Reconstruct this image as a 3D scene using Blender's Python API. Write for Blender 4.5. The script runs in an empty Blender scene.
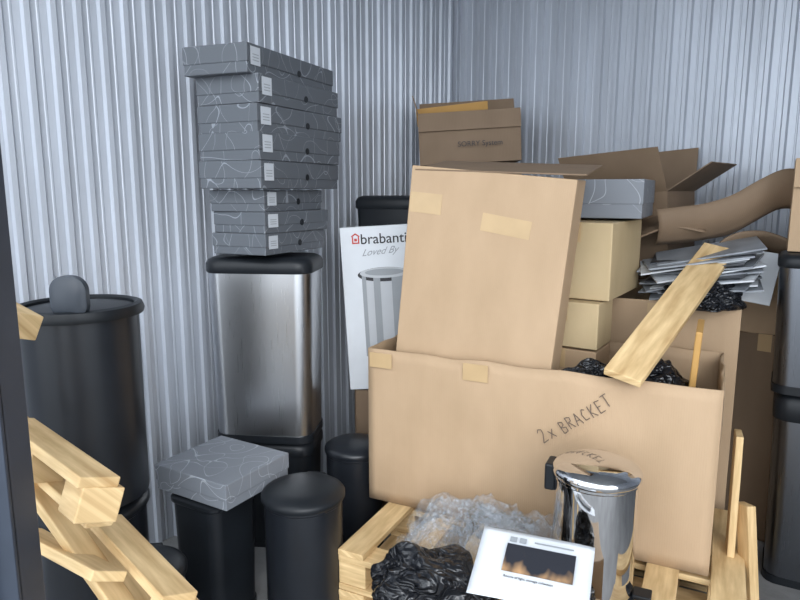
import bpy, math, random
from mathutils import Vector, Matrix, noise
random.seed(4)
R=math.radians
sc=bpy.context.scene
COL=sc.collection
try:
    sc.view_settings.view_transform='Standard'
    sc.view_settings.look='None'
except Exception: pass

# ---------------------------------------------------------------- materials
def newmat(name):
    m=bpy.data.materials.new(name); m.use_nodes=True
    nt=m.node_tree; b=nt.nodes['Principled BSDF']
    return m,nt,b
def N(nt,t,**k):
    n=nt.nodes.new(t)
    for a,v in k.items(): setattr(n,a,v)
    return n
def plain(name,c,rough=.5,metal=0,var=.06,scale=12,bump=0,bscale=60,spec=.5,stretch=(1,1,1)):
    m,nt,b=newmat(name)
    tc=N(nt,'ShaderNodeTexCoord'); no=N(nt,'ShaderNodeTexNoise'); no.inputs['Scale'].default_value=scale
    no.inputs['Detail'].default_value=4
    mp=N(nt,'ShaderNodeMapping'); mp.inputs['Scale'].default_value=stretch
    nt.links.new(tc.outputs['Object'],mp.inputs['Vector']); nt.links.new(mp.outputs['Vector'],no.inputs['Vector'])
    r=N(nt,'ShaderNodeValToRGB')
    r.color_ramp.elements[0].position=.3; r.color_ramp.elements[1].position=.7
    r.color_ramp.elements[0].color=(*[max(0,x*(1-var)) for x in c],1)
    r.color_ramp.elements[1].color=(*[min(1,x*(1+var)) for x in c],1)
    nt.links.new(no.outputs['Fac'],r.inputs['Fac']); nt.links.new(r.outputs['Color'],b.inputs['Base Color'])
    b.inputs['Roughness'].default_value=rough; b.inputs['Metallic'].default_value=metal
    b.inputs['Specular IOR Level'].default_value=spec
    if bump:
        n2=N(nt,'ShaderNodeTexNoise'); n2.inputs['Scale'].default_value=bscale
        nt.links.new(tc.outputs['Object'],n2.inputs['Vector'])
        bp=N(nt,'ShaderNodeBump'); bp.inputs['Strength'].default_value=bump; bp.inputs['Distance'].default_value=.01
        nt.links.new(n2.outputs['Fac'],bp.inputs['Height']); nt.links.new(bp.outputs['Normal'],b.inputs['Normal'])
    return m
def cardboard(name,c):
    m,nt,b=newmat(name)
    tc=N(nt,'ShaderNodeTexCoord'); mp=N(nt,'ShaderNodeMapping'); mp.inputs['Scale'].default_value=(3,3,1.2)
    nt.links.new(tc.outputs['Object'],mp.inputs['Vector'])
    no=N(nt,'ShaderNodeTexNoise'); no.inputs['Scale'].default_value=2.5; no.inputs['Detail'].default_value=6
    nt.links.new(mp.outputs['Vector'],no.inputs['Vector'])
    r=N(nt,'ShaderNodeValToRGB'); r.color_ramp.elements[0].position=.3; r.color_ramp.elements[1].position=.72
    r.color_ramp.elements[0].color=(c[0]*.92,c[1]*.91,c[2]*.89,1); r.color_ramp.elements[1].color=(min(1,c[0]*1.06),c[1]*1.06,c[2]*1.07,1)
    nt.links.new(no.outputs['Fac'],r.inputs['Fac']); nt.links.new(r.outputs['Color'],b.inputs['Base Color'])
    b.inputs['Roughness'].default_value=.75
    w=N(nt,'ShaderNodeTexWave'); w.bands_direction='X'; w.inputs['Scale'].default_value=45
    nt.links.new(tc.outputs['Object'],w.inputs['Vector'])
    n3=N(nt,'ShaderNodeTexNoise'); n3.inputs['Scale'].default_value=7
    nt.links.new(tc.outputs['Object'],n3.inputs['Vector'])
    mx=N(nt,'ShaderNodeMath',operation='MULTIPLY_ADD'); mx.inputs[1].default_value=.06
    nt.links.new(w.outputs['Fac'],mx.inputs[0]); nt.links.new(n3.outputs['Fac'],mx.inputs[2])
    bp=N(nt,'ShaderNodeBump'); bp.inputs['Strength'].default_value=.3; bp.inputs['Distance'].default_value=.01
    nt.links.new(mx.outputs[0],bp.inputs['Height']); nt.links.new(bp.outputs['Normal'],b.inputs['Normal'])
    return m
def wood(name,c):
    m,nt,b=newmat(name)
    tc=N(nt,'ShaderNodeTexCoord'); no=N(nt,'ShaderNodeTexNoise'); no.inputs['Scale'].default_value=9; no.inputs['Detail'].default_value=8
    mp=N(nt,'ShaderNodeMapping'); mp.inputs['Scale'].default_value=(.6,4,7)
    nt.links.new(tc.outputs['UV'],mp.inputs['Vector']); nt.links.new(mp.outputs['Vector'],no.inputs['Vector'])
    n2=N(nt,'ShaderNodeTexNoise'); n2.inputs['Scale'].default_value=6
    nt.links.new(tc.outputs['Object'],n2.inputs['Vector'])
    a=N(nt,'ShaderNodeMath',operation='MULTIPLY_ADD'); a.inputs[1].default_value=.35
    nt.links.new(n2.outputs['Fac'],a.inputs[0]); nt.links.new(no.outputs['Fac'],a.inputs[2])
    r=N(nt,'ShaderNodeValToRGB'); r.color_ramp.elements[0].position=.42; r.color_ramp.elements[1].position=.9
    r.color_ramp.elements[0].color=(c[0]*.64,c[1]*.54,c[2]*.43,1); r.color_ramp.elements[1].color=(min(1,c[0]*1.15),c[1]*1.15,c[2]*1.15,1)
    nt.links.new(a.outputs[0],r.inputs['Fac']); nt.links.new(r.outputs['Color'],b.inputs['Base Color'])
    b.inputs['Roughness'].default_value=.7
    return m
def swirl(name,c,lc=(.23,.25,.28)):
    m,nt,b=newmat(name)
    tc=N(nt,'ShaderNodeTexCoord')
    oi=N(nt,'ShaderNodeObjectInfo')
    ad=N(nt,'ShaderNodeVectorMath',operation='ADD')
    sc_=N(nt,'ShaderNodeMath',operation='MULTIPLY'); sc_.inputs[1].default_value=30
    nt.links.new(oi.outputs['Random'],sc_.inputs[0])
    nt.links.new(tc.outputs['Object'],ad.inputs[0]); nt.links.new(sc_.outputs[0],ad.inputs[1])
    lines=[]
    for s,lvl in ((6,.5),(9,.44),(7.5,.57)):
        no=N(nt,'ShaderNodeTexNoise'); no.inputs['Scale'].default_value=s; no.inputs['Detail'].default_value=0
        nt.links.new(ad.outputs[0],no.inputs['Vector'])
        su=N(nt,'ShaderNodeMath',operation='SUBTRACT'); su.inputs[1].default_value=lvl
        ab=N(nt,'ShaderNodeMath',operation='ABSOLUTE'); lt=N(nt,'ShaderNodeMath',operation='LESS_THAN'); lt.inputs[1].default_value=.0032
        nt.links.new(no.outputs['Fac'],su.inputs[0]); nt.links.new(su.outputs[0],ab.inputs[0]); nt.links.new(ab.outputs[0],lt.inputs[0]); lines.append(lt)
    m1=N(nt,'ShaderNodeMath',operation='MAXIMUM'); m2=N(nt,'ShaderNodeMath',operation='MAXIMUM')
    nt.links.new(lines[0].outputs[0],m1.inputs[0]); nt.links.new(lines[1].outputs[0],m1.inputs[1])
    nt.links.new(m1.outputs[0],m2.inputs[0]); nt.links.new(lines[2].outputs[0],m2.inputs[1])
    mix=N(nt,'ShaderNodeMix',data_type='RGBA'); mix.inputs[6].default_value=(*c,1); mix.inputs[7].default_value=(*lc,1)
    nt.links.new(m2.outputs[0],mix.inputs[0]); nt.links.new(mix.outputs[2],b.inputs['Base Color'])
    b.inputs['Roughness'].default_value=.45; b.inputs['Specular IOR Level'].default_value=.35
    return m
def brushed(name,c,rough=.3):
    m,nt,b=newmat(name)
    tc=N(nt,'ShaderNodeTexCoord'); mp=N(nt,'ShaderNodeMapping'); mp.inputs['Scale'].default_value=(120,120,1)
    no=N(nt,'ShaderNodeTexNoise'); no.inputs['Scale'].default_value=3
    nt.links.new(tc.outputs['Object'],mp.inputs['Vector']); nt.links.new(mp.outputs['Vector'],no.inputs['Vector'])
    mr=N(nt,'ShaderNodeMapRange'); mr.inputs[3].default_value=rough*.93; mr.inputs[4].default_value=rough*1.08
    nt.links.new(no.outputs['Fac'],mr.inputs[0]); nt.links.new(mr.outputs[0],b.inputs['Roughness'])
    b.inputs['Base Color'].default_value=(*c,1); b.inputs['Metallic'].default_value=1
    return m

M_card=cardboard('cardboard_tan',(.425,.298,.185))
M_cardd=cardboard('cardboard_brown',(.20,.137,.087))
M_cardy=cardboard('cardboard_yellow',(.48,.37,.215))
M_wood=wood('pine_wood',(.70,.52,.28))
M_wall=plain('galvanised_sheet',(.47,.50,.555),.42,.4,.12,2.5,.05,3,stretch=(3,3,.5))
M_floor=plain('concrete',(.22,.22,.22),.8,0,.2,5,.3,40)
M_ceil=plain('ceiling_sheet',(.5,.52,.54),.6,.1)
M_black=plain('black_plastic',(.009,.011,.014),.42,0,.2,8,spec=.32)
M_blackm=plain('black_coated_steel',(.011,.013,.017),.32,0,.15,8,spec=.42)
M_grey=swirl('printed_grey_card',(.10,.11,.125))
M_greyl=swirl('printed_grey_card_light',(.185,.20,.225),(.36,.385,.42))
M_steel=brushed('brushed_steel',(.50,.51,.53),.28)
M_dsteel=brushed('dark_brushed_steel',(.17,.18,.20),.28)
M_chrome=brushed('chrome',(.70,.70,.71),.05)
M_white=plain('white_paper',(.64,.67,.71),.5,0,.03)
M_paper=plain('grey_paper',(.25,.27,.30),.35,0,.25)
M_pdark=plain('dark_cover_print',(.05,.055,.065),.35,0,.3)
M_label=plain('label_paper',(.5,.53,.57),.6,0,.03)
M_tape=plain('parcel_tape',(.465,.325,.175),.3,0,.05)
M_ink=plain('ink',(.03,.03,.035),.7,0,.02)
M_pen=plain('marker_pen',(.12,.085,.065),.7,0,.02)
M_red=plain('red_print',(.5,.06,.05),.6,0,.02)
M_orange=plain('orange_envelope',(.48,.27,.08),.6,0,.05)
M_latch=plain('dark_grey_plastic',(.045,.053,.066),.4,0,.05,spec=.35)
M_frame=plain('painted_door_frame',(.035,.045,.065),.45,.2,.1)
M_pgrey=plain('grey_print',(.28,.30,.32),.5,0,.03)
M_plg=plain('light_grey_print',(.46,.48,.51),.5,0,.03)

# glossy black polythene with creases
M_bag,nt,b=newmat('black_polythene')
b.inputs['Base Color'].default_value=(.010,.011,.014,1); b.inputs['Roughness'].default_value=.17
tc=N(nt,'ShaderNodeTexCoord'); v=N(nt,'ShaderNodeTexNoise'); v.inputs['Scale'].default_value=2.6; v.inputs['Detail'].default_value=1; v.inputs['Distortion'].default_value=1.2
nt.links.new(tc.outputs['Object'],v.inputs['Vector'])
su=N(nt,'ShaderNodeMath',operation='SUBTRACT'); su.inputs[1].default_value=.5; ab=N(nt,'ShaderNodeMath',operation='ABSOLUTE')
nt.links.new(v.outputs['Fac'],su.inputs[0]); nt.links.new(su.outputs[0],ab.inputs[0])
bp=N(nt,'ShaderNodeBump'); bp.inputs['Distance'].default_value=.05; bp.inputs['Strength'].default_value=.8
nt.links.new(ab.outputs[0],bp.inputs['Height']); nt.links.new(bp.outputs['Normal'],b.inputs['Normal'])
# bubble wrap
M_wrap,nt,b=newmat('clear_bubble_wrap')
b.inputs['Base Color'].default_value=(.58,.62,.67,1); b.inputs['Roughness'].default_value=.12
b.inputs['Specular IOR Level'].default_value=1
tc=N(nt,'ShaderNodeTexCoord'); v=N(nt,'ShaderNodeTexVoronoi'); v.inputs['Scale'].default_value=75
nt.links.new(tc.outputs['Object'],v.inputs['Vector']); bp=N(nt,'ShaderNodeBump'); bp.inputs['Distance'].default_value=.006; bp.inputs['Strength'].default_value=1
nt.links.new(v.outputs['Distance'],bp.inputs['Height']); nt.links.new(bp.outputs['Normal'],b.inputs['Normal'])
r=N(nt,'ShaderNodeValToRGB'); r.color_ramp.elements[0].color=(.42,.42,.42,1); r.color_ramp.elements[1].color=(.12,.12,.12,1); r.color_ramp.elements[0].position=.0; r.color_ramp.elements[1].position=.5
nt.links.new(v.outputs['Distance'],r.inputs['Fac']); nt.links.new(r.outputs['Color'],b.inputs['Alpha'])
# leaflet photo print: night scene with warm lights
M_photo,nt,b=newmat('night_photo_print')
tc=N(nt,'ShaderNodeTexCoord'); v=N(nt,'ShaderNodeTexNoise'); v.inputs['Scale'].default_value=22
mp=N(nt,'ShaderNodeMapping'); mp.inputs['Scale'].default_value=(1,.5,1)
nt.links.new(tc.outputs['Object'],mp.inputs['Vector']); nt.links.new(mp.outputs['Vector'],v.inputs['Vector'])
sx=N(nt,'ShaderNodeSeparateXYZ'); nt.links.new(tc.outputs['Object'],sx.inputs[0])
mr=N(nt,'ShaderNodeMapRange'); mr.inputs[1].default_value=-.085; mr.inputs[2].default_value=-.125; mr.inputs[3].default_value=-.15; mr.inputs[4].default_value=.08
nt.links.new(sx.outputs['Y'],mr.inputs[0])
ad=N(nt,'ShaderNodeMath',operation='ADD'); nt.links.new(v.outputs['Fac'],ad.inputs[0]); nt.links.new(mr.outputs[0],ad.inputs[1])
r=N(nt,'ShaderNodeValToRGB'); r.color_ramp.elements[0].color=(.025,.027,.035,1); r.color_ramp.elements[1].color=(.5,.3,.15,1)
r.color_ramp.elements[0].position=.5; r.color_ramp.elements[1].position=.76
nt.links.new(ad.outputs[0],r.inputs['Fac']); nt.links.new(r.outputs['Color'],b.inputs['Base Color']); b.inputs['Roughness'].default_value=.3

# ---------------------------------------------------------------- geometry
def empty(name,loc=(0,0,0),rot=(0,0,0)):
    e=bpy.data.objects.new(name,None); COL.objects.link(e); e.location=loc; e.rotation_euler=rot
    e.empty_display_size=.05
    return e
def mobj(name,vs,fs,mat,parent=None,loc=(0,0,0),rot=(0,0,0),smooth=False,bevel=0,uvs=None):
    me=bpy.data.meshes.new(name); me.from_pydata([tuple(v) for v in vs],[],fs); me.validate(); me.update()
    if uvs:
        ul=me.uv_layers.new(name='UVMap')
        for l in me.loops: ul.data[l.index].uv=uvs[l.vertex_index]
    o=bpy.data.objects.new(name,me); COL.objects.link(o); me.materials.append(mat)
    o.location=loc; o.rotation_euler=rot
    if parent: o.parent=parent
    if smooth:
        for p in me.polygons: p.use_smooth=True
    if bevel:
        bm=o.modifiers.new('bevel','BEVEL'); bm.width=bevel; bm.segments=2; bm.limit_method='ANGLE'
    return o
def boxv(s,c=(0,0,0),rot=None,M=None):
    x,y,z=[k/2 for k in s]
    vs=[Vector(p) for p in ((-x,-y,-z),(x,-y,-z),(x,y,-z),(-x,y,-z),(-x,-y,z),(x,-y,z),(x,y,z),(-x,y,z))]
    if rot:
        from mathutils import Euler
        E=Euler(rot).to_matrix(); vs=[E@v for v in vs]
    if M: vs=[M@v for v in vs]
    return [v+Vector(c) for v in vs]
BF=[(0,3,2,1),(4,5,6,7),(0,1,5,4),(1,2,6,5),(2,3,7,6),(3,0,4,7)]
def boxes(name,lst,mat,parent=None,loc=(0,0,0),rot=(0,0,0),bevel=.002):
    vs=[];fs=[];uv=[]
    for i,it in enumerate(lst):
        s=it[0]; c=it[1]; r=it[2] if len(it)>2 else None
        n=len(vs); vs+=boxv(s,c,r); fs+=[tuple(n+k for k in f) for f in BF]
        ax=sorted(range(3),key=lambda k:-s[k]); o=random.random()*9
        for v in boxv(s): uv.append((v[ax[0]]+o,v[ax[1]]+v[ax[2]]*1.7+o))
    return mobj(name,vs,fs,mat,parent,loc,rot,bevel=bevel,uvs=uv)
def planks(name,lst,mat,parent=None,bevel=.003):
    """lst of (p0,p1,width,thick,up)"""
    vs=[];fs=[];uv=[]
    for p0,p1,w,t,up in lst:
        p0=Vector(p0);p1=Vector(p1);L=(p1-p0).length;x=(p1-p0)/L;u=Vector(up);z=(u-x*u.dot(x)).normalized();y=z.cross(x)
        m=Matrix((x,y,z)).transposed()
        n=len(vs); vs+=boxv((L,w,t),(p0+p1)/2,None,m); fs+=[tuple(n+k for k in f) for f in BF]
        o=random.random()*9
        for v in boxv((L,w,t)): uv.append((v[0]+o,v[1]+v[2]*1.7+o))
    return mobj(name,vs,fs,mat,parent,bevel=bevel,uvs=uv)
def loft(name,rings,mat,parent=None,loc=(0,0,0),rot=(0,0,0),smooth=True,cap=True):
    n=len(rings[0]); vs=[v for r in rings for v in r]; fs=[]
    for i in range(len(rings)-1):
        for j in range(n):
            fs.append((i*n+j,i*n+(j+1)%n,(i+1)*n+(j+1)%n,(i+1)*n+j))
    if cap:
        fs.append(tuple(reversed(range(n)))); fs.append(tuple((len(rings)-1)*n+j for j in range(n)))
    o=mobj(name,vs,fs,mat,parent,loc,rot,smooth=smooth)
    if smooth:
        es=o.modifiers.new('es','EDGE_SPLIT'); es.split_angle=R(40)
    return o
def ring(r,z,n=64,cx=0,cy=0): return [(cx+r*math.cos(2*math.pi*i/n),cy+r*math.sin(2*math.pi*i/n),z) for i in range(n)]
def lathe(name,prof,mat,parent=None,loc=(0,0,0),rot=(0,0,0),cap=True):
    return loft(name,[ring(max(r,.0005),z) for r,z in prof],mat,parent,loc,rot,cap=cap)
def rrect(w,d,r,z,n=8):
    out=[]
    for cx,cy,a0 in ((w/2-r,d/2-r,0),(-w/2+r,d/2-r,90),(-w/2+r,-d/2+r,180),(w/2-r,-d/2+r,270)):
        for i in range(n+1):
            a=R(a0+90*i/n); out.append((cx+r*math.cos(a),cy+r*math.sin(a),z))
    return out
def text(name,s,size,mat,parent,loc,rot,sx=1,offs=.0004,shear=0):
    cu=bpy.data.curves.new(name,'FONT'); cu.body=s; cu.size=size; cu.extrude=.0003; cu.offset=offs; cu.shear=shear
    t=bpy.data.objects.new(name+'_c',cu); COL.objects.link(t)
    bpy.context.view_layer.update()
    me=bpy.data.meshes.new_from_object(t.evaluated_get(bpy.context.evaluated_depsgraph_get()))
    bpy.data.objects.remove(t)
    o=bpy.data.objects.new(name,me); COL.objects.link(o); me.materials.clear(); me.materials.append(mat)
    o.parent=parent; o.location=loc; o.rotation_euler=rot; o.scale=(sx,1,1)
    return o

YAW=R(-26.2)
# ---------------------------------------------------------------- room shell
H=2.95
def corrugated(name,p0,p1,inward):
    p0=Vector(p0);p1=Vector(p1);L=(p1-p0).length;e=(p1-p0)/L; iw=Vector(inward)
    per=.084; prof=[(0,0),(.022,0),(.025,.003),(.029,.003),(.032,0),(.050,0),(.057,.013),(.073,.013),(.080,0)]
    pts=[];k=0
    while k*per<L:
        for a,h in prof:
            s=k*per+a
            if s<=L: pts.append((s,h))
        k+=1
    vs=[];fs=[]
    for s,h in pts:
        q=p0+e*s+iw*h
        vs+= [(q.x,q.y,-.01),(q.x,q.y,H)]
    for i in range(len(pts)-1):
        fs.append((2*i,2*i+2,2*i+3,2*i+1))
    o=mobj(name,vs,fs,M_wall)
    so=o.modifiers.new('s','SOLIDIFY'); so.thickness=.002
    return o
corner=Vector((.33,4,0)); eL=Vector((-.671,-.741,0)); eB=Vector((.741,-.671,0))
pl=corner+eL*4.4; pb=corner+eB*3.6
corrugated('wall_left',corner,pl,(.741,-.671,0))
corrugated('wall_back',corner,pb,(-.671,-.741,0))
corrugated('wall_right',pb,pb+eL*2.0,(-.741,.671,0))
boxes('floor',[((12,12,.1),(0,1,-.05))],M_floor,bevel=0)
q=[corner,pb,pb+eL*2.8,corner+eL*2.8]
vs=[(p.x,p.y,H) for p in q]+[(p.x,p.y,H+.05) for p in q]
mobj('ceiling',vs,BF,M_ceil)
boxes('trim_1',[((.03,.03,H),(corner.x,corner.y-.03,H/2),(0,0,R(45)))],M_wall)
jb=empty('door_frame',(-.715,1.0,0))
boxes('channel',[((.15,.012,2.9),(0.0,0,1.45)),((.012,.07,2.9),(.069,.035,1.45)),((.02,.02,2.9),(.03,-.012,1.45))],M_frame,jb)

# ---------------------------------------------------------------- cartons
def carton(name,w,dp,h,loc,yaw,mat=M_card,open_=False,flaps=(),roll=0,pitch=0,tape=True,fh=None):
    """loc = front-left-bottom corner; local X right, Y back"""
    e=empty(name,loc,(pitch,roll,yaw)); t=.006
    if not open_:
        boxes('body',[((w,dp,h),(w/2,dp/2,h/2))],mat,e,bevel=.004)
        if tape:
            boxes('tape_strip',[((.05,dp+.002,.001),(w/2,dp/2,h+.0006)),((.05,.001,.07),(w/2,-.0006,h-.035))],M_tape,e,bevel=0)
    else:
        boxes('walls',[((w,t,h),(w/2,t/2,h/2)),((w,t,h),(w/2,dp-t/2,h/2)),((t,dp-2*t,h),(t/2,dp/2,h/2)),((t,dp-2*t,h),(w-t/2,dp/2,h/2)),((w-2*t,dp-2*t,t),(w/2,dp/2,t/2))],mat,e,bevel=.0015)
        for i,(side,ang) in enumerate(flaps):
            f=fh or dp*.45; a=R(ang)
            if side=='F': c=(w/2,-math.sin(a)*f/2,h+math.cos(a)*f/2); s=(w,.005,f); r=(a,0,0)
            if side=='B': c=(w/2,dp+math.sin(a)*f/2,h+math.cos(a)*f/2); s=(w,.005,f); r=(-a,0,0)
            if side=='L': c=(-math.sin(a)*f/2,dp/2,h+math.cos(a)*f/2); s=(.005,dp,f); r=(0,-a,0)
            if side=='R': c=(w+math.sin(a)*f/2,dp/2,h+math.cos(a)*f/2); s=(.005,dp,f); r=(0,a,0)
            boxes('flap_%d'%(i+1),[(s,c,r)],mat,e,bevel=.001)
    return e

Z0=.290
GL={'2':[[(.05,.8),(.3,1),(.65,.9),(.6,.6),(.05,.0),(.75,.05)]],
'x':[[(.1,.6),(.7,0)],[(.7,.62),(.05,.02)]],
'B':[[(.1,0),(.12,1)],[(.12,1),(.6,.9),(.6,.65),(.14,.52)],[(.14,.52),(.75,.4),(.68,.05),(.1,0)]],
'R':[[(.1,0),(.12,1)],[(.12,1),(.7,.88),(.6,.58),(.14,.5)],[(.3,.5),(.8,-.03)]],
'A':[[(.0,0),(.4,1),(.8,-.02)],[(.15,.38),(.68,.36)]],
'C':[[(.75,.85),(.4,1),(.08,.6),(.2,.1),(.75,.12)]],
'K':[[(.1,0),(.12,1)],[(.75,1),(.15,.45),(.78,0)]],
'E':[[(.75,.95),(.12,1),(.1,0),(.78,.03)],[(.12,.52),(.6,.52)]],
'T':[[(0,.97),(.85,1)],[(.42,1),(.4,0)]],' ':[]}
def handwriting(name,s,cell,mat,parent,loc,rot):
    lst=[];x=0
    for ch in s:
        sc_=cell*(1.15 if ch in '2x' else 1)
        jy=random.uniform(-.1,.1)
        for st in GL[ch]:
            for (x0,y0),(x1,y1) in zip(st,st[1:]):
                lst.append(((x+x0*sc_*.62,(y0+jy)*sc_,0),(x+x1*sc_*.62,(y1+jy)*sc_,0),.0028,.0006,(0,0,1)))
        x+=sc_*.68*(.5 if ch==' ' else 1)
    o=planks(name,lst,mat,parent,bevel=0); o.location=loc; o.rotation_euler=rot
    return o
def wavy_box():
    e=empty('large_open_carton',(-.115,2.34,Z0),(0,0,YAW))
    w,dp,h=1.175,.5,.588
    def panel(nm,a,b,out,seed):
        nx,nz=40,14;vs=[];fs=[]
        a=Vector(a);b=Vector(b);o=Vector(out)
        for j in range(nz+1):
            for i in range(nx+1):
                u=i/nx;v=j/nz
                amp=.012*math.sin(math.pi*u)*v
                off=amp*noise.noise(Vector((u*3+seed,v*2,seed)))*2
                top=.006*noise.noise(Vector((u*9+seed,1,2)))*v
                p=a.lerp(b,u)+o*off; vs.append((p.x,p.y,h*v+top))
        for j in range(nz):
            for i in range(nx):
                k=j*(nx+1)+i; fs.append((k,k+1,k+nx+2,k+nx+1))
        ob=mobj(nm,vs,fs,M_card,e,smooth=True)
        s=ob.modifiers.new('s','SOLIDIFY'); s.thickness=.007; s.offset=0
    panel('side_front',(0,0,0),(w,0,0),(0,-1,0),1)
    panel('side_back',(0,dp,0),(w,dp,0),(0,1,0),5)
    panel('side_left',(0,0,0),(0,dp,0),(-1,0,0),8)
    panel('side_right',(w,0,0),(w,dp,0),(1,0,0),11)
    boxes('base',[((w,dp,.008),(w/2,dp/2,.004))],M_card,e)
    handwriting('handwriting','2x BRACKET',.041,M_pen,e,(.665,-.013,.337),(R(90),R(-38),0))
    boxes('tape_strip',[((.09,.001,.055),(.055,-.012,.55)),((.09,.001,.06),(.42,-.014,.55))],M_tape,e,bevel=0)
wavy_box()

tc_=empty('tall_carton',(.042,2.307,1.54),(0,R(5.5),YAW))
boxes('body',[((.572,.14,1.14),(.286,.07,-.57))],M_card,tc_,bevel=.004)
boxes('top_flap',[((.585,.27,.005),(.305,.132,.020),(R(8),R(-3),0))],M_cardd,tc_,bevel=.001)
boxes('tape_strip',[((.12,.001,.07),(.065,-.001,-.125)),((.17,.001,.06),(.36,-.001,-.17),(0,R(4),0))],M_tape,tc_,bevel=0)

def printed(name,w,dp,h,loc,yaw,mat=M_grey,label=True,roll=0,pitch=0):
    e=empty(name,loc,(pitch,roll,yaw))
    boxes('tray',[((w-.003,dp-.003,h),(w/2,dp/2,h/2))],mat,e,bevel=.003)
    boxes('lid',[((w+.003,dp+.003,h*.64),(w/2,dp/2,h*.68+.001))],mat,e,bevel=.003)
    if label:
        boxes('label',[((.001,.055,h*.62),(w+.0025,.045,h*.6))],M_label,e,bevel=0)
        boxes('barcode',[((.001,.035,.003),(w+.0033,.045,h*(.45+.1*i))) for i in range(3)],M_pgrey,e,bevel=0)
        lathe('finger_notch',[(.012,0),(.012,.001)],M_black,e,(w+.002,dp*.55,h*.45),(0,R(90),0))
    return e
cs=math.cos;sn=math.sin
def off(p,yaw,x,y): return (p[0]+x*cs(yaw)-y*sn(yaw),p[1]+x*sn(yaw)+y*cs(yaw),p[2])
def fr(corner_,yaw,w): return off(corner_,yaw,-w,0)
printed('printed_box',.36,.40,.14,fr((.865,2.34,1.352),YAW,.36),YAW,M_greyl,False)
y2=R(-33)
carton('carton',.27,.42,.275,fr((.734,2.25,1.067),y2,.27),y2,M_cardy)
carton('carton',.27,.18,.165,fr((.69,2.22,.898),y2,.27),y2,M_cardy)
carton('carton',.27,.18,.58,fr((.69,2.225,.31),y2,.27),y2,M_card)

for i in range(5):
    j=[(-.022,-.025),(.008,0),(.0,.0),(.004,0),(.008,-.005)][i]
    yw=YAW+R([3,1,-1,0,2][i])
    printed('printed_box',.272,[.59,.53,.54,.53,.54][i],.0965,fr((-.492+j[0],2.31+j[1],1.947-.0975*(i+1)),yw,.272),yw,roll=R([.6,0,.4,-.3,0][i]))
for i in range(3):
    yw=YAW+R([2,-2,1][i])
    printed('printed_box',.245,.40,.078,fr((-.490,2.37,1.455-.0795*(i+1)),yw,.245),yw)

# ---------------------------------------------------------------- bins
def rect_bin(name,w,dp,h,loc,yaw,body,r=.07,lidh=.06,taper=.93):
    e=empty(name,loc,(0,0,yaw))
    hb=h-lidh
    loft('body',[rrect(w*taper*(1+(1/taper-1)*k),dp*taper*(1+(1/taper-1)*k),r,.02+(hb-.02)*k) for k in (0,.1,.3,.5,.7,.9,1)],body,e)
    loft('base_ring',[rrect(w*taper+.008,dp*taper+.008,r,z) for z in (0,.03)],M_black,e)
    loft('lid',[rrect(w+.006,dp+.006,r,hb),rrect(w+.014,dp+.014,r,hb+.006),rrect(w+.014,dp+.014,r,hb+lidh*.6),rrect(w-.002,dp-.002,r,hb+lidh*.85),rrect(w-.04,dp-.04,r*.8,h)],M_black,e)
    return e
rect_bin('rectangular_waste_bin',.41,.27,.738,(-.535,2.585,.462),R(-6),M_steel,r=.06,taper=.95)
rect_bin('rectangular_waste_bin',.36,.26,.458,(-.525,2.60,0),R(-6),M_black)
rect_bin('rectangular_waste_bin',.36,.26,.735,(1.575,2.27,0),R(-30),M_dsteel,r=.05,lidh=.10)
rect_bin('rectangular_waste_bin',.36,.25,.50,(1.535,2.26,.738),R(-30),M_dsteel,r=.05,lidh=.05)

def pedal_bin(name,r,h,loc,yaw,body,lid):
    e=empty(name,loc,(0,0,yaw)); hl=.045
    lathe('base_ring',[(r*.97,0),(r*1.0,.008),(r*1.0,.022),(r*.96,.026)],M_black,e)
    lathe('body',[(r*.95,.02),(r*.95,h-hl-.012),(r*.98,h-hl-.008),(r*.98,h-hl)],body,e)
    lathe('lid',[(r*1.0,h-hl),(r*1.02,h-hl+.004),(r*1.02,h-hl+.016),(r*.99,h-hl+.022),(r*.93,h-hl+.028),(r*.8,h-.009),(r*.6,h-.004),(r*.3,h-.001),(0,h)],lid,e)
    boxes('pedal',[((.05,.05,.012),(0,-r-.02,.03)),((.012,.05,.02),(0,-r+.005,.02))],M_black,e,bevel=.003)
    boxes('hinge',[((.07,.03,.08),(0,r+.004,h-hl-.02))],M_black,e,bevel=.006)
    return e
pedal_bin('pedal_bin',.122,.410,(.560,1.745,Z0),R(65),M_chrome,M_chrome)
pedal_bin('pedal_bin',.136,.492,(-.322,2.03,0),R(-10),M_blackm,M_black)
pedal_bin('pedal_bin',.118,.46,(-.185,2.50,0),R(-10),M_blackm,M_blackm)
pedal_bin('pedal_bin',.120,.44,(-.72,1.66,0),R(10),M_blackm,M_black)
pedal_bin('pedal_bin',.165,.54,(-.95,1.87,0),R(10),M_blackm,M_black)
rect_bin('rectangular_waste_bin',.21,.21,.452,(-.635,2.085,0),R(-30),M_black,r=.04,lidh=.03)
printed('printed_box',.325,.30,.088,fr((-.545,1.905,.455),R(-30.5),.325),R(-30.5),M_greyl,False)

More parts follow.
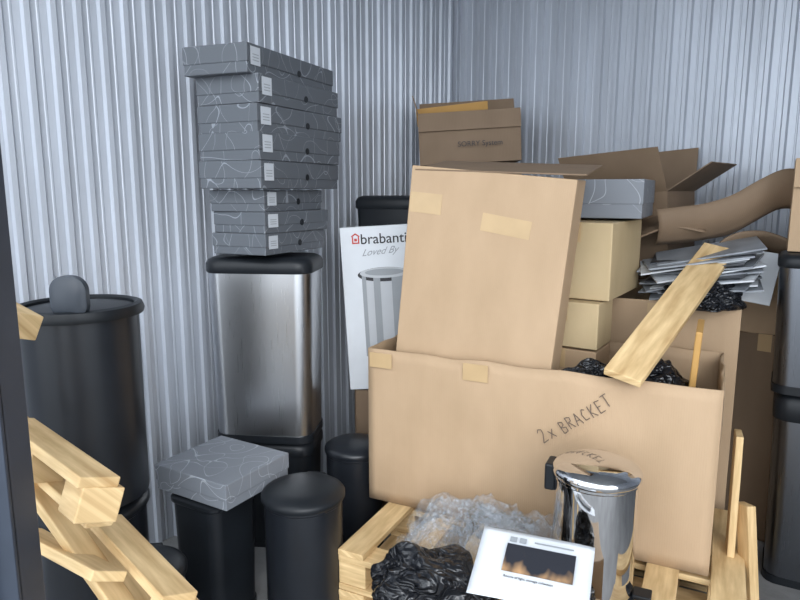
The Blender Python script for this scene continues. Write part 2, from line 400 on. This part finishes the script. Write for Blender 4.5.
tb=empty('tall_waste_bin',(-.935,1.86,.545))
lathe('body',[(.158,0),(.160,.01),(.161,.2),(.163,.55),(.163,.56),(.155,.56),(.150,.3),(.148,.03),(0,.03)],M_blackm,tb)
lathe('rim',[(.158,.55),(.176,.553),(.180,.565),(.174,.582),(.160,.586),(.152,.58),(.152,.55)],M_black,tb,cap=False)
lathe('inner_lid',[(.14,.555),(.155,.56),(.155,.572),(.10,.580),(0,.583)],M_black,tb)
pts=rrect(.098,.12,.042,0)
loft('latch',[[(p[0]*k,yy,p[1]*k) for p in pts] for yy,k in ((-.03,.8),(-.022,1),(.0,1),(.008,.85))],M_latch,tb,(.045,-.12,.622))
boxes('foot_pedal',[((.09,.05,.018),(.09,-.16,.03),(0,0,R(20))),((.05,.04,.05),(.08,-.14,.05),(0,0,R(20)))],M_latch,tb,bevel=.005)

# ---------------------------------------------------------------- white printed carton with bin picture
pc=empty('product_carton',(-.222,2.80,.575),(R(-2),R(-3.5),R(-6)))
boxes('body',[((.31,.18,.72),(.155,.09,.36))],M_white,pc,bevel=.003)
text('brand_print','brabantia',.062,M_ink,pc,(.088,-.0015,.645),(R(90),0,0))
boxes('logo_mark',[((.028,.001,.006),(.068,-.001,.650)),((.006,.001,.03),(.055,-.001,.662)),((.006,.001,.03),(.081,-.001,.662)),((.022,.001,.006),(.059,-.001,.684),(0,R(-35),0)),((.022,.001,.006),(.076,-.001,.684),(0,R(35),0)),((.012,.001,.012),(.068,-.001,.664))],M_red,pc,bevel=0)
text('slogan_print','Loved By',.042,M_pgrey,pc,(.09,-.0015,.592),(R(90),R(-4),0),offs=0,shear=.6)
def ell(w,h,n=40): return [(w/2*math.cos(2*math.pi*i/n),0,h/2*math.sin(2*math.pi*i/n)) for i in range(n)]
def flat(nm,pts,mat,loc):
    mobj(nm,pts,[tuple(range(len(pts)))],mat,pc,loc).modifiers.new('s','SOLIDIFY').thickness=.0006
boxes('bin_picture_body',[((.20,.001,.36),(.185,-.001,.33))],M_plg,pc,bevel=0)
boxes('bin_picture_shade',[((.018,.001,.36),(.094,-.0016,.33)),((.03,.001,.36),(.15,-.0016,.33)),((.05,.001,.36),(.24,-.0016,.33))],M_pgrey,pc,bevel=0)
flat('bin_picture_rim',ell(.235,.062),M_ink,(.185,-.002,.51))
flat('bin_picture_lid',ell(.215,.046),M_plg,(.185,-.003,.517))
flat('bin_picture_lid_top',ell(.17,.030),M_pgrey,(.185,-.0038,.520))
carton('carton',.30,.17,.57,(-.20,2.81,0),R(-6),M_cardd)

# ---------------------------------------------------------------- cartons at back
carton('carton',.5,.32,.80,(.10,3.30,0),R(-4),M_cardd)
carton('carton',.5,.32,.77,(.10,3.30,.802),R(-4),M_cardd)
oc=carton('open_carton',.50,.28,.25,(.10,3.30,1.575),R(-4),M_cardd,True,(('B',20),('L',14),('F',172)),fh=.09,roll=R(-3))
text('stamp_print','SORRY System',.035,M_ink,oc,(.19,-.028,.08),(R(90),0,0),offs=0)
boxes('inner_lining',[((.36,.005,.09),(.17,.1,.25),(R(20),R(-3),0))],M_orange,oc)
b2=fr((1.235,2.31,0),YAW,.88)
e=carton('open_carton',.88,.33,1.04,b2,YAW,M_card,True,(('B',30),),fh=.10)
boxes('tape_strip',[((.12,.001,.06),(.62,-.001,1.0))],M_tape,e,bevel=0)
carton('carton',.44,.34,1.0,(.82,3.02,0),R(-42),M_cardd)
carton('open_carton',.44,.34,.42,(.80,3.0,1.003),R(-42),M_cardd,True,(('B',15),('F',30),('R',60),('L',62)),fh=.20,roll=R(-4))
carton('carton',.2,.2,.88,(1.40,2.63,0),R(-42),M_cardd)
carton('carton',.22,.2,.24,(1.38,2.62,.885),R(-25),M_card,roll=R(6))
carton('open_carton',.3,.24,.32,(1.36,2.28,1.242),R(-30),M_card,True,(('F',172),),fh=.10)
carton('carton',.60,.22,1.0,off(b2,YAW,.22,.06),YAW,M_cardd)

def bent(name,prof,ext,mat,thick=.006):
    vs=[];fs=[];E=Vector(ext);m=8
    P=[Vector(p) for p in prof];Q=[]
    for i in range(len(P)-1):
        for k in range(6):
            t=k/6; p0=P[max(i-1,0)];p1=P[i];p2=P[i+1];p3=P[min(i+2,len(P)-1)]
            Q.append(.5*((2*p1)+(-p0+p2)*t+(2*p0-5*p1+4*p2-p3)*t*t+(-p0+3*p1-3*p2+p3)*t**3))
    Q.append(P[-1])
    for i,a in enumerate(Q):
        for j in range(m+1):
            k=j/m
            v=a+E*k+Vector((0,-.03*math.sin(k*math.pi),.008*noise.noise(a*7+Vector((j*.6,0,0)))));vs.append(v)
    for i in range(len(Q)-1):
        for j in range(m):
            k=i*(m+1)+j;fs.append((k,k+1,k+m+2,k+m+1))
    o=mobj(name,vs,fs,mat,smooth=True); s=o.modifiers.new('s','SOLIDIFY');s.thickness=thick
    return o
bent('cardboard_sheet',[(1.00,2.56,1.385),(1.14,2.53,1.40),(1.25,2.50,1.43),(1.34,2.46,1.49),(1.42,2.44,1.53),(1.49,2.42,1.525)],(.03,.06,-.15),M_cardd)
bent('cardboard_sheet',[(.95,2.60,1.26),(1.06,2.56,1.31),(1.18,2.52,1.29)],(.05,.22,.04),M_cardd)
bent('cardboard_sheet',[(1.22,2.58,1.20),(1.30,2.56,1.28),(1.40,2.52,1.30),(1.48,2.48,1.27)],(.03,.12,-.10),M_cardd)

lst=[]
for i in range(17):
    lst.append(((.34+.05*random.random(),.24,.006),(random.uniform(-.03,.04),random.uniform(-.03,.03),.003+i*.0085),(random.uniform(-.03,.03),random.uniform(-.05,.02),random.uniform(-.3,.3))))
bs=empty('brochure_stack',(1.17,2.50,1.08),(R(6),R(-9),YAW))
boxes('brochures_1',lst[::2],M_paper,bs,bevel=0)
boxes('brochures_2',lst[1::4],M_white,bs,bevel=0)
boxes('brochures_3',lst[3::4],M_pdark,bs,bevel=0)
wp=empty('display_panel',(1.345,2.48,1.13),(R(-12),R(8),R(-30)))
boxes('sheet',[((.18,.012,.20),(0,0,0))],M_white,wp)

def bag(name,loc,scale,seed=0,mat=M_bag,amp=.35,sub=5,rot=0):
    import bmesh
    bm=bmesh.new(); bmesh.ops.create_icosphere(bm,subdivisions=sub+1,radius=1)
    for v in bm.verts:
        p=v.co.copy()
        a=noise.noise(p*1.6+Vector((seed,0,0)))*amp
        q_=p+Vector((noise.noise(p*1.5+Vector((9,seed,0))),noise.noise(p*1.5+Vector((0,9,seed))),0))*.35
        b_=(.5-abs(noise.noise(q_*2.2+Vector((0,seed,0)))))*amp*.5
        c=(.5-abs(noise.noise(q_*4.2+Vector((0,seed,3)))))*amp*.28
        v.co=p*(.85+a+b_+c)
        if v.co.z<-.55: v.co.z=-.55+(v.co.z+.55)*.1
    me=bpy.data.meshes.new(name); bm.to_mesh(me); bm.free()
    for f in me.polygons: f.use_smooth=True
    me.materials.append(mat)
    o=bpy.data.objects.new(name,me); COL.objects.link(o); o.location=loc; o.scale=scale; o.rotation_euler=(0,0,rot)
    return o
bag('black_plastic_bag',(1.12,2.36,1.065),(.15,.10,.07),3)
bag('black_plastic_bag',(.80,2.07,.80),(.17,.12,.11),7)
bag('black_plastic_bag',(.62,2.06,.83),(.10,.05,.07),31)
bag('black_plastic_bag',(.09,1.74,.31),(.20,.12,.115),12,rot=YAW)
carton('carton',.30,.24,.40,(.22,1.40,0),R(-20),M_card)
rect_bin('rectangular_waste_bin',.30,.2,.37,(-.03,3.06,1.06),R(-20),M_black,r=.03)
carton('carton',.32,.22,1.055,(-.22,3.02,0),R(-20),M_cardd)
pe=empty('padded_envelope',(.955,2.04,.89),(R(5),R(3),YAW))
boxes('envelope',[((.02,.16,.28),(0,0,0))],M_orange,pe,bevel=.004)
carton('carton',.50,.30,.46,off((-.115,2.34,.300),YAW,.64,.1),YAW,M_card)

def sheet(parent,nm,loc,rot,lx,ly,amp,seed,mat):
    nx,ny=110,70;vs=[];fs=[]
    for j in range(ny+1):
        for i in range(nx+1):
            u=i/nx-.5;v=j/ny-.5
            p=Vector((u*3.4+seed,v*3.4,seed))
            z=amp*(.6*noise.noise(p)+.6*(.5-abs(noise.noise(p*1.9)))+.25*(.5-abs(noise.noise(p*4.5))))
            edge=1-max(abs(u),abs(v))*2
            z=z+amp*.7*min(1,edge*3)
            vs.append((u*lx*(1+.25*noise.noise(p*.7)),v*ly*(1+.3*noise.noise(p*.9+Vector((5,0,0)))),max(z,.003)))
    for j in range(ny):
        for i in range(nx):
            k=j*(nx+1)+i;fs.append((k,k+1,k+nx+2,k+nx+1))
    return mobj(nm,vs,fs,mat,parent,loc,rot,smooth=True)
bw=empty('bubble_wrap',(.27,1.955,Z0+.004))
sheet(bw,'fold_1',(0,0,0),(0,0,YAW),.54,.28,.11,3,M_wrap)
sheet(bw,'fold_2',(-.04,-.01,.004),(0,0,YAW+.4),.38,.24,.13,8,M_wrap)
sheet(bw,'fold_3',(.08,-.05,.002),(0,0,YAW-.1),.36,.20,.12,14,M_wrap)

# ---------------------------------------------------------------- pallets
def pallet(name,L,W,loc,rot,nb=7):
    e=empty(name,loc,rot)
    top=[];t=.02;bw=.095
    for i in range(nb):
        x=bw/2+(L-bw)*i/(nb-1)
        top.append(((bw,W,t),(x,W/2,.134)))
    boxes('deck_boards',top,M_wood,e,bevel=.002)
    ys=[.05,W/2,W-.05]
    boxes('stringer_boards',[((L,.095,.02),(L/2,y,.113)) for y in ys],M_wood,e,bevel=.002)
    boxes('blocks',[((.1,.09,.08),(x,y,.062)) for x in (.05,L/2,L-.05) for y in ys],M_wood,e,bevel=.003)
    boxes('base_boards',[((L,.095,.02),(L/2,y,.011)) for y in ys],M_wood,e,bevel=.002)
    return e
P=(-.205,1.975,0)
pallet('wooden_pallet',1.2,.86,P,(0,0,YAW))
pallet('wooden_pallet',1.2,.86,(P[0],P[1],.145),(0,0,YAW))

# broken pallet leaning against the door frame
bp_=empty('broken_pallet',(0,0,0))
up=(.82,-.2,.57)
def onA(z,dx=0,dy=0):
    k=(1.16-z)/.374
    return (-1.0+.258*k+dx,1.39-.05*k+dy,z)
planks('long_boards',[(onA(.95,-.04),onA(.01,-.04),.06,.022,up),(onA(.90,-.16,.20),onA(.01,-.16,.20),.075,.022,up),
   ((-.99,1.43,0),(-.99,1.43,1.24),.07,.022,(.7,-.7,0))],M_wood,bp_)
planks('cross_boards',[((-.90,1.45,.92),(-.585,1.19,.89),.085,.022,(.3,.2,1)),
  ((-.86,1.43,.83),(-.605,1.22,.79),.06,.020,(.7,-.3,.6)),
  ((-.88,1.41,.665),(-.60,1.23,.665),.085,.022,(.5,.2,.8)),
  ((-.72,1.47,.665),(-.455,1.22,.62),.085,.022,(.3,.2,1)),
  ((-.70,1.47,.44),(-.46,1.22,.42),.085,.022,(.3,.2,1))],M_wood,bp_)
planks('blocks',[((-.645,1.24,.845),(-.585,1.185,.845),.085,.07,(.3,.2,1)),
  ((-.50,1.265,.58),(-.45,1.215,.575),.085,.06,(.3,.2,1)),
  ((-.80,1.36,.86),(-.76,1.325,.86),.08,.065,(.3,.2,1)),
  ((-.98,1.46,1.215),(-.79,1.335,1.17),.075,.055,(.3,.2,1))],M_wood,bp_)
def plank(name,p0,p1,w,t,up=(0,0,1)):
    e=empty(name,p0)
    planks('board',[((0,0,0),tuple(Vector(p1)-Vector(p0)),w,t,up)],M_wood,e)
    return e
plank('wooden_plank',(.665,1.885,.897),(1.215,2.47,1.235),.115,.025,(-.15,-.5,1))
plank('wooden_plank',(1.075,1.95,0),(1.095,2.0,.68),.10,.022,(.9,-.4,0))
plank('wooden_plank',(1.12,1.86,0),(1.11,1.95,.46),.06,.03,(.9,.1,0))

# leaflet
lf=empty('leaflet')
X=Vector((.272,-.10,-.004)).normalized(); Yd=Vector((-.08,-.20,-.085)); Yd=(Yd-X*Yd.dot(X)).normalized(); Zz=X.cross(-Yd)
ml=Matrix((X,-Yd,Zz)).transposed().to_4x4(); ml.translation=(.232,1.65,.548); lf.matrix_world=ml
nx=16;vs=[];fs=[]
for j in range(nx+1):
    for i in range(nx+1):
        u=i/nx;v=j/nx; vs.append((u*.29,-v*.21,.008*math.sin(u*3.1)*math.sin(v*2)-.02*max(0,u-.85)))
for j in range(nx):
    for i in range(nx):
        k=j*(nx+1)+i;fs.append((k,k+nx+1,k+nx+2,k+1))
po=mobj('paper',vs,fs,M_white,lf,smooth=True); s=po.modifiers.new('s','SOLIDIFY'); s.thickness=.0008
boxes('photo_print',[((.175,.085,.0006),(.160,-.090,.0095))],M_photo,lf,bevel=0)
boxes('heading_blocks',[((.018,.016,.0006),(.085,-.03,.006)),((.018,.016,.0006),(.11,-.03,.0065)),((.10,.004,.0006),(.19,-.03,.0075))],M_pgrey,lf,bevel=0)
text('caption_print','Rooms of light, storage collection',.009,M_ink,lf,(.08,-.15,.0105),(0,0,0),offs=0)
bag('black_plastic_bag',(.37,1.52,.440),(.13,.10,.055),15,amp=.2)

# ---------------------------------------------------------------- light
w=bpy.data.worlds.new('World'); sc.world=w; w.use_nodes=True
nt=w.node_tree; bg=nt.nodes['Background']
bg.inputs['Color'].default_value=(.86,.93,1,1); bg.inputs['Strength'].default_value=3.2
s=bpy.data.lights.new('sun','SUN'); s.energy=1.9; s.angle=R(40); s.color=(.97,.98,1)
so=bpy.data.objects.new('sun',s); COL.objects.link(so)
so.rotation_euler=Vector((-.12,1,-.42)).to_track_quat('-Z','Y').to_euler()

cam=bpy.data.cameras.new('camera'); cam.lens=29.25; cam.sensor_width=36; cam.clip_start=.02
co=bpy.data.objects.new('camera',cam); COL.objects.link(co); co.location=(0,0,1.45); co.rotation_euler=(R(80.5),0,0)
sc.camera=co
